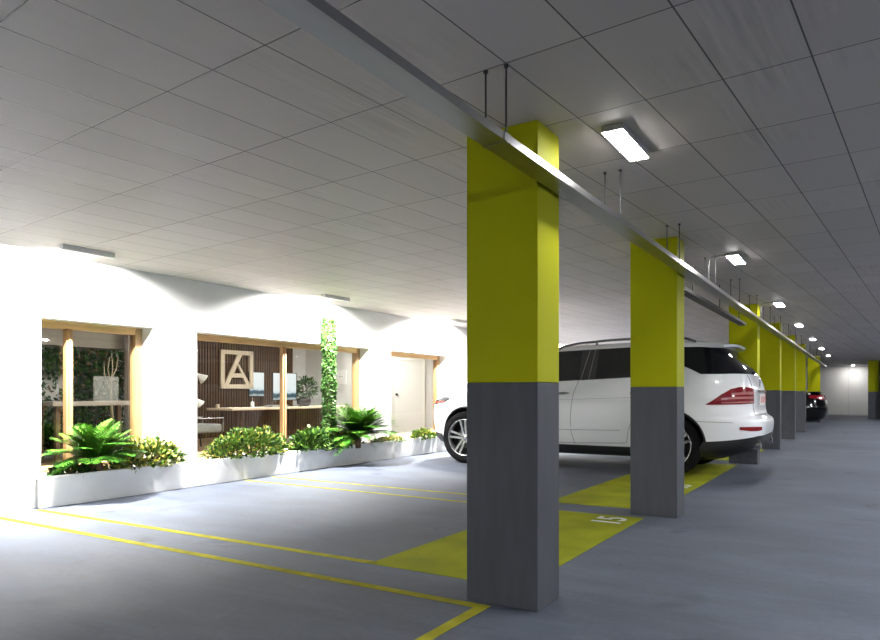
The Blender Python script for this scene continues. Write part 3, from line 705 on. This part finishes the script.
def car_body(shape, nphi, zs, axles, ar, az, mats, split, parent, ycut=.52):
    vs, fs = shape.hull(nphi, zs); b = MB(); b.add(vs, fs, 0, True)
    o = b.build('tmp_body', mats); c = MB()
    for x in axles:
        for sd in (-1, 1):
            c.lathe([(0, ycut), (ar, ycut), (ar, 1.3), (0, 1.3)] if sd > 0 else [(0, -1.3), (ar, -1.3), (ar, -ycut), (0, -ycut)], (x, 0, az), 48, axis='y')
    co_ = c.build('tmp_cut', mats)
    bmx = bmesh.new(); bmx.from_mesh(co_.data); bmesh.ops.remove_doubles(bmx, verts=bmx.verts[:], dist=1e-5); bmesh.ops.recalc_face_normals(bmx, faces=bmx.faces[:]); bmx.to_mesh(co_.data); bmx.free()
    md = o.modifiers.new('b', 'BOOLEAN'); md.object = co_; md.operation = 'DIFFERENCE'; md.solver = 'EXACT'
    me = bpy.data.meshes.new_from_object(o.evaluated_get(bpy.context.evaluated_depsgraph_get()))
    bpy.data.objects.remove(o); bpy.data.objects.remove(co_)
    me.name = 'body'
    for p in me.polygons:
        cc = p.center; blk = cc.z < split
        for x in axles:
            r = math.hypot(cc.x - x, cc.z - az)
            inside = (abs(r - ar) < .006 and abs(p.normal.y) < .3) or (r < ar and abs(abs(cc.y) - ycut) < .01)
            if inside: blk = True; p.use_smooth = False
        p.material_index = 1 if blk else 0
        if abs(p.normal.z) > .95 and cc.z < .5: p.use_smooth = False
    bo = bpy.data.objects.new('body', me); COL.objects.link(bo); bo.parent = parent; return bo
def wheel(parent, x, y, r, w, sd, spokes=True):
    t = bpy.data.objects.new('wheel', None); COL.objects.link(t); t.parent = parent; t.location = (x, y, r); t.empty_display_size = .1
    if sd > 0: t.rotation_euler = (0, 0, PI)
    # outer face towards -y
    b = MB(); ri = r * .715; h = w / 2
    b.lathe([(ri, h), (r * .88, h), (r * .965, h * .86), (r, h * .6), (r, -h * .6), (r * .965, -h * .86), (r * .90, -h * .99), (r * .80, -h), (ri, -h * .86), (ri * .97, -h * .5), (ri * .97, h * .6), (ri, h)], n=56, axis='y'); b.build('tyre', M['tyre'], t)
    b = MB()
    b.lathe([(ri * 1.0, -h * .86), (ri * 1.015, -h * .93), (ri * .96, -h * .95), (ri * .93, -h * .80), (ri * .915, -h * .3), (ri * .93, h * .6), (ri * .96, h * .6)], n=56, axis='y')
    b.lathe([(0, -h * .74), (r * .12, -h * .74), (r * .16, -h * .66), (r * .16, -h * .3), (0, -h * .3)], n=24, axis='y')
    for k in range(5):
        for s2 in (-1, 1):
            a = 2 * PI * k / 5 + PI / 2 + .12
            rad = Vector((math.cos(a), 0, math.sin(a))); tan = Vector((-math.sin(a), 0, math.cos(a)))
            i0, i1 = r * .10, ri * .955; o0, o1 = s2 * r * .045, s2 * r * .115; w0, w1 = r * .042, r * .042
            P = []
            for (rr, of, ww, yy) in ((i0, o0, w0, -h * .73), (i1, o1, w1, -h * .86)):
                for (a_, b_) in ((-1, 0), (1, 0), (.8, .22), (-.8, .22)):
                    P.append(rad * rr + tan * (of + a_ * ww) + Vector((0, yy + b_ * h, 0)))
            b.add(P, [(0, 1, 5, 4), (1, 2, 6, 5), (2, 3, 7, 6), (3, 0, 4, 7), (0, 3, 2, 1), (4, 5, 6, 7)])
    b.build('rim', M['alloy'], t)
    b = MB(); b.lathe([(0, -h * .1), (r * .44, -h * .1), (r * .44, .0), (0, .0)], n=40, axis='y'); b.lathe([(0, .02), (ri * .93, .02), (ri * .93, .03), (0, .03)], n=40, axis='y', mi=1); b.build('brake_disc', [M['disc'], M['black']], t)
    b = MB(); b.lathe([(0, -h * .80), (r * .065, -h * .80), (r * .075, -h * .74), (0, -h * .74)], n=20, axis='y'); b.build('hub_cap', M['chrome'], t)
    return t

# --- white car (SUV), nose to the planter
CXC, CYC = -3.54, 9.66
RA, FA = 1.455, -1.515
SUV = Shape([  # z, rear x, front x, half width, rear exponent, front exponent
    (.22, 2.02, -2.070, .84, 6, 4), (.30, 2.26, -2.250, .92, 6, 4), (.35, 2.38, -2.290, .945, 6, 4), (.42, 2.455, -2.330, .952, 6, 4), (.55, 2.505, -2.360, .957, 6, 4),
    (.66, 2.515, -2.375, .962, 6, 4), (.72, 2.50, -2.375, .964, 6, 4), (.76, 2.445, -2.375, .964, 6, 4), (.81, 2.415, -2.370, .962, 6.5, 4), (.92, 2.405, -2.340, .955, 6.5, 4), (.965, 2.405, -2.270, .962, 6.5, 4.2),
    (1.00, 2.403, -2.140, .960, 6.5, 4.6), (1.05, 2.40, -1.881, .953, 6.5, 5), (1.10, 2.395, -1.500, .945, 6.5, 5), (1.15, 2.385, -1.118, .938, 6.5, 5), (1.20, 2.368, -1.02, .928, 6.5, 5),
    (1.27, 2.335, -0.93, .905, 6.5, 5), (1.40, 2.24, -0.78, .855, 6.3, 5), (1.55, 2.11, -0.58, .79, 6, 5), (1.645, 2.02, -0.43, .742, 6, 5), (1.685, 1.975, -0.33, .70, 6, 5),
    (1.715, 1.88, -0.15, .62, 5, 5), (1.735, 1.70, 0.10, .48, 4, 4), (1.745, 1.45, 0.30, .30, 4, 4)])
car = empty('car', 'white sport utility car parked nose first towards the planter', 'car', (CXC, CYC, 0))
zs = [.22, .26, .30, .35, .351, .40, .46, .52, .58, .63, .67, .70, .72, .735, .75, .765, .79, .82, .86, .90, .93, .95, .965, .98, 1.0, 1.025, 1.05, 1.075, 1.10, 1.13, 1.16, 1.20, 1.24, 1.28, 1.33, 1.38, 1.43, 1.48, 1.53, 1.58, 1.62, 1.65, 1.67, 1.687, 1.70, 1.712, 1.722, 1.731, 1.738, 1.743, 1.745]
car_body(SUV, 200, zs, (RA, FA), .432, .40, [M['carwhite'], M['black']], .351, car)
# undertray
b = MB(); b.bbox(-1.9, 1.9, -.50, .50, .19, .34, .02); b.build('undertray', M['black'], car)
# side glass
def zb(x): return 1.218 + .036 * (x + .1)
def ztop(x): return 1.632 + .024 * min(1.2, x)
for sd in (-1, 1): b = MB(); SUV.panel(b, [(-.80, zb(-.8), zb(-.8) + .02), (-.52, zb(-.52), 1.47), (-.36, zb(-.36), 1.585), (-.20, zb(-.2), 1.622), (.05, zb(.05), ztop(.05)), (.29, zb(.29), ztop(.29))], .003, sides=(sd,)); b.build('front_door_glass', M['carglass'], car)
for sd in (-1, 1): b = MB(); SUV.panel(b, [(.27, zb(.27), ztop(.27)), (.50, zb(.5), ztop(.5))], .0045, nq=6, sides=(sd,)); b.build('door_pillar', M['black'], car)
for sd in (-1, 1): b = MB(); SUV.panel(b, [(.42, zb(.42), ztop(.42)), (1.0, zb(1), ztop(1)), (1.28, zb(1.28) + .01, ztop(1.2)), (1.42, 1.42, 1.62)], .003, sides=(sd,)); b.build('rear_door_glass', M['carglass'], car)
b = MB()
for p in (((.30, 1.222), (.375, 1.64)), ((.41, 1.226), (.45, 1.64))): SUV.line(b, p, .0035, .005)
b.build('pillar_trim', M['galv'], car)
# wrap-round rear glass
pq = [SUV.phi(x, 1.45) for x in (1.44, 1.60, 1.71, 1.95)]
b = MB()
for sd in (-1, 1):
    SUV.panel(b, [(0, 1.285, 1.615), (pq[3] * .8, 1.285, 1.62), (pq[3], 1.283, 1.63), (pq[2], 1.285, 1.635), (pq[1], 1.37, 1.638), (pq[0], 1.47, 1.64)], .004, mode='phi', nq=60, nz=10, sides=(sd,))
b.build('rear_glass', M['carglass'], car)
# seams
b = MB()
SUV.line(b, [(.268, 1.215), (.21, 1.05), (.178, .90), (.166, .70), (.17, .55), (.20, .44), (.225, .36)])
SUV.line(b, [(-.86, 1.13), (-.90, .9), (-.91, .6), (-.87, .36)])
SUV.line(b, [(1.30, 1.22), (1.22, 1.0), (1.12, .82), (1.00, .70), (.95, .56), (.93, .40)])
SUV.line(b, [(-.91, .37), (.2, .375), (.92, .40)], .003)
SUV.line(b, [(-.85, .543), (.85, .563)], .002, .009)
SUV.line(b, [(1.62, 1.02), (1.55, .90), (1.42, .84)], .002)
SUV.line(b, [(1.75, .70), (2.0, .695), (2.2, .69)], .0025)
SUV.line(b, [(-2.0, .98), (-1.6, 1.06), (-1.2, 1.10)], .003)
b.build('panel_gap', M['seam'], car)
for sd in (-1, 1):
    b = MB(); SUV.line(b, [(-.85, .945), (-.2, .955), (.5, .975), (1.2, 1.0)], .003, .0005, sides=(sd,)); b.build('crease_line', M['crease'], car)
for sd in (-1, 1): b = MB(); SUV.panel(b, [(-.85, .545, .575), (.85, .565, .60)], .010, nz=3, sides=(sd,)); SUV.panel(b, [(.12, .60, .605), (.6, .605, .61), (.86, .66, .668), (.98, .75, .76)], .004, nz=2, sides=(sd,)); b.build('side_moulding', M['carwhite'], car)
for x0 in (-.02, 1.0):
    for sd in (-1, 1):
        b = MB(); SUV.panel(b, [(x0 - .02, 1.035, 1.05), (x0 + .02, 1.025, 1.058), (x0 + .1, 1.028, 1.060), (x0 + .17, 1.042, 1.052)], .028, nq=12, nz=4, th=.02, sides=(sd,)); b.build('door_handle', M['handle'], car)
for sd in (-1, 1): b = MB(); SUV.line(b, [(-.76, zb(-.76) - .006), (.3, zb(.3) - .006), (1.27, zb(1.27) + .0)], .005, .004, sides=(sd,)); b.build('belt_trim', M['black'], car)
rail_m = pbr('dark_roof_rail', (.12, .12, .125), .3, metal=.5)
for sd in (-1, 1):
    b = MB(); b.tube([(-.12, .735 * sd, 1.655), (-.02, .735 * sd, 1.70), (.2, .725 * sd, 1.735), (.7, .715 * sd, 1.765), (1.3, .71 * sd, 1.765), (1.62, .705 * sd, 1.745), (1.74, .70 * sd, 1.70)], .017, 8)
    b.tube([(.45, .715 * sd, 1.70), (.45, .715 * sd, 1.75)], .02, 8)
    b.build('roof_rail', rail_m, car)
# rear spoiler
b = MB(); N = 16; vs = []
for i in range(N + 1):
    y = -.66 + 1.32 * i / N; e = (abs(y) / .66) ** 6
    xt = 2.17 - .10 * e; zt = 1.672 - .02 * (y / .66) ** 2
    vs += [(1.70, y, 1.725 - .03 * (y / .66) ** 2), (1.95, y, 1.712 - .03 * (y / .66) ** 2), (xt, y, zt), (xt - .015, y, zt - .028), (1.98, y, 1.635 - .01 * e), (1.75, y, 1.655)]
b.add(vs, [(i * 6 + k, i * 6 + (k + 1) % 6, (i + 1) * 6 + (k + 1) % 6, (i + 1) * 6 + k) for i in range(N) for k in range(6)] + [list(range(6)), [N * 6 + k for k in range(6)][::-1]], 0, False)
b.build('spoiler', M['carwhite'], car)
b = MB(); b.tube([(1.25, -.0, 1.74), (1.32, 0, 1.80), (1.40, 0, 1.815), (1.43, 0, 1.742)], [.02, .014, .008, .006], 6); b.build('aerial', M['carwhite'], car)
# tail lights (wrap the corners)
def px(x, z): return SUV.phi(x, z)
tp = [px(x, 1.0) for x in (1.90, 2.07, 2.18, 2.27, 2.33, 2.365, 2.388)]
for sd in (-1, 1): b = MB(); SUV.panel(b, [(tp[6], .925, 1.105), (tp[5], .92, 1.115), (tp[4], .917, 1.12), (tp[3], .912, 1.122), (tp[2], .91, 1.10), (tp[1], .907, 1.03), (tp[0], .905, .915)], .010, mode='phi', nq=30, nz=8, sides=(sd,)); b.build('tail_lamp', M['redlens'], car)
for kn in ([(tp[6], .985, 1.005), (tp[4], .98, 1.005), (tp[2], .975, 1.0), (tp[1], .965, .985)], [(tp[6], 1.035, 1.065), (tp[4], 1.03, 1.065), (tp[2], 1.025, 1.045)], [(tp[6], .935, .95), (tp[3], .93, .948), (tp[1], .925, .938)]):
    for sd in (-1, 1):
        b = MB(); SUV.panel(b, kn, .013, mode='phi', nq=20, nz=2, sides=(sd,)); b.build('lamp_strip', M['redclear'], car)
rp = [px(x, .62) for x in (2.27, 2.38, 2.45, 2.485)]
for sd in (-1, 1): b = MB(); SUV.panel(b, [(rp[3], .598, .640), (rp[2], .590, .642), (rp[1], .590, .642), (rp[0], .606, .640)], .008, mode='phi', nq=16, nz=3, sides=(sd,)); b.build('reflector', M['darkred'], car)
bp_ = [px(x, .45) for x in (1.86, 2.1, 2.3, 2.42)]
b = MB()
for sd in (-1, 1): SUV.panel(b, [(0, .26, .53), (bp_[3] * .9, .26, .53), (bp_[2], .26, .50), (bp_[1], .26, .47), (bp_[0], .24, .45)], .006, mode='phi', nq=36, nz=8, sides=(sd,))
b.build('rear_apron', M['black'], car)
for sd in (-1, 1):
    b = MB(); b.tube([(2.25, sd * .60, .40), (2.44, sd * .60, .41), (2.475, sd * .60, .412)], [.05, .05, .052], 14); b.build('exhaust_tip', M['chrome'], car)
# tailgate seams, plate, badge, handle strip, bumper step
b = MB(); gp = px(2.385, 1.0)
SUV.line(b, [(gp, 1.27), (gp, 1.05), (gp * .98, .85), (gp * .9, .78)], .0035, .001, 'phi'); SUV.line(b, [(gp * .9, .78), (.0, .775)], .0035, .001, 'phi')
SUV.line(b, [(gp * .8, .70), (.3, .695)], .003, .001, 'phi')
b.build('tailgate_gap', M['seam'], car)
pl_ = empty('number_plate'); pl_.parent = car; pl_.location = (2.414, 0, .97); pl_.rotation_euler = (0, math.radians(2), 0)
b = MB(); b.bbox(0, .012, -.26, .26, -.075, .065, .004); b.build('plate', M['plate'], pl_)
b = MB()
for k in range(6): b.box(.012, .0135, -.20 + k * .07 + (.02 if k > 2 else 0), -.165 + k * .07 + (.02 if k > 2 else 0), -.045, .035)
b.build('plate_marks', M['platered'], pl_)
b = MB(); b.bbox(2.40, 2.43, -.33, .33, 1.052, 1.085, .008); b.build('handle_strip', M['chrome'], car)
b = MB(); rx_ = 2.385
for k in range(25):
    pass
b.tube([(rx_ + .005, .055 * math.cos(2 * PI * k / 24), 1.175 + .055 * math.sin(2 * PI * k / 24)) for k in range(25)], .006, 6)
for k in range(3):
    a = PI / 2 + 2 * PI * k / 3; b.tube([(rx_ + .005, 0, 1.175), (rx_ + .005, .052 * math.cos(a), 1.175 + .052 * math.sin(a))], [.009, .003], 6)
b.build('badge', M['chrome'], car)
b = MB(); b.tube([(2.30, .0, 1.32), (2.25, -.10, 1.40), (2.21, -.35, 1.43)], .009, 6); b.lathe([(0, 0), (.03, 0), (.03, .04), (0, .04)], (2.31, 0, 1.29), 10); b.build('wiper', M['black'], car)
# front: lamps, dark lower lip, mirror
hp = [px(x, .90) for x in (-2.19, -2.07, -1.95, -1.87)]
for sd in (-1, 1): b = MB(); SUV.panel(b, [(hp[3], .955, .962), (hp[2], .90, .985), (hp[1], .88, .98), (hp[0], .87, .955), (min(PI - .15, hp[0] + .25), .87, .93)], .006, mode='phi', nq=20, nz=6, sides=(sd,)); b.build('head_lamp', M['headglass'], car)
for sd in (-1, 1): b = MB(); SUV.panel(b, [(hp[2], .915, .93), (hp[1], .90, .925), (hp[0], .885, .915)], .010, mode='phi', nq=12, nz=2, sides=(sd,)); b.build('indicator', M['amber'], car)
b = MB(); fp = [px(x, .40) for x in (-2.0, -2.18)]
for sd in (-1, 1): SUV.panel(b, [(fp[0], .25, .42), (fp[1], .25, .44), (PI, .25, .45)], .006, mode='phi', nq=24, nz=4, sides=(sd,))
b.build('front_apron', M['black'], car)
for sd in (-1, 1):
    b = MB(); b.bbox(-.72, -.52, sd * 1.02 - .10, sd * 1.02 + .10, 1.17, 1.31, .035, seg=3); b.build('door_mirror', M['carwhite'], car)
# arch lips
for ax in (RA, FA):
    pts = []
    for k in range(33):
        a = math.radians(-18 + 216 * k / 32); x = ax + .438 * math.cos(a); z = .40 + .438 * math.sin(a)
        if z > .30: pts.append((x, z))
    for sd in (-1, 1):
        b = MB(); SUV.line(b, pts, .014, -.004, sub=2, sides=(sd,)); b.build('arch_lip', M['black'], car)
for ax in (RA, FA):
    for sd in (-1, 1): wheel(car, ax, sd * .815, .385, .26, sd)

# --- black saloon far down the row
c2 = empty('car', 'black saloon car parked far down the row behind the lime columns', 'car', (-3.36, 23.35, 0))
SED = Shape([(.20, 2.1, -2.1, .76, 6, 4), (.30, 2.36, -2.3, .86, 6, 4), (.45, 2.43, -2.36, .89, 6, 4), (.60, 2.45, -2.38, .895, 6, 4), (.66, 2.42, -2.38, .895, 6, 4), (.75, 2.40, -2.35, .89, 6, 4), (.88, 2.37, -2.0, .88, 6, 4.5), (.97, 2.34, -1.3, .865, 6, 5), (1.03, 2.30, -1.05, .85, 6, 5),
    (1.07, 1.95, -.95, .83, 5, 5), (1.12, 1.75, -.85, .80, 5, 5), (1.25, 1.40, -.55, .72, 5, 5), (1.37, 1.05, -.2, .64, 5, 5), (1.42, .85, .0, .55, 4, 4), (1.445, .7, .15, .35, 4, 4)])
car_body(SED, 140, [.20, .25, .30, .37, .45, .52, .58, .62, .66, .70, .75, .82, .88, .93, .97, 1.0, 1.03, 1.05, 1.07, 1.095, 1.12, 1.18, 1.25, 1.31, 1.37, 1.40, 1.42, 1.435, 1.445], (1.38, -1.38), .36, .33, [M['carblack'], M['black']], .25, c2)
for sd in (-1, 1):
    b = MB(); SED.panel(b, [(-.7, 1.09, 1.10), (-.1, 1.08, 1.34), (.5, 1.08, 1.37), (1.0, 1.08, 1.35), (1.5, 1.10, 1.11)], .004, sides=(sd,)); b.build('side_glass', M['carglass'], c2)
    b = MB(); SED.panel(b, [(SED.phi(2.36, .9) * .7, .86, .98), (SED.phi(2.3, .9), .84, .985), (SED.phi(2.0, .9), .90, .97)], .012, mode='phi', nq=16, nz=4, sides=(sd,)); b.build('tail_lamp', M['redlens'], c2)
    b = MB(); SED.panel(b, [(SED.phi(2.35, .9) * .75, .90, .93), (SED.phi(2.2, .9), .90, .935)], .016, mode='phi', nq=10, nz=2, sides=(sd,)); b.build('lamp_strip', M['redclear'], c2)
b = MB(); b.bbox(2.385, 2.41, -.24, .24, .72, .83, .004); b.build('number_plate', M['plate'], c2)
b = MB(); b.bbox(2.355, 2.39, -.5, .5, .845, .87, .006); b.build('chrome_strip', M['chrome'], c2)
b = MB(); b.bbox(2.02, 2.30, -.78, .78, 1.055, 1.085, .01); b.build('boot_lip', M['carblack'], c2)
for ax in (1.38, -1.38):
    for sd in (-1, 1): wheel(c2, ax, sd * .76, .32, .22, sd)

# ------------------------------------------------------------------ world, view
w = bpy.data.worlds.new('world'); sc.world = w; w.use_nodes = True
w.node_tree.nodes['Background'].inputs[0].default_value = (.8, .85, 1, 1); w.node_tree.nodes['Background'].inputs[1].default_value = .02
sc.view_settings.view_transform = 'Standard'; sc.view_settings.look = 'None'; sc.view_settings.gamma = 1
sc.view_settings.exposure = 0; sc.view_settings.use_curve_mapping = False
sc.cycles.max_bounces = 10; sc.cycles.diffuse_bounces = 5; sc.cycles.transparent_max_bounces = 16; sc.cycles.use_denoising = True
sc.cycles.sample_clamp_indirect = 6; sc.cycles.caustics_reflective = False
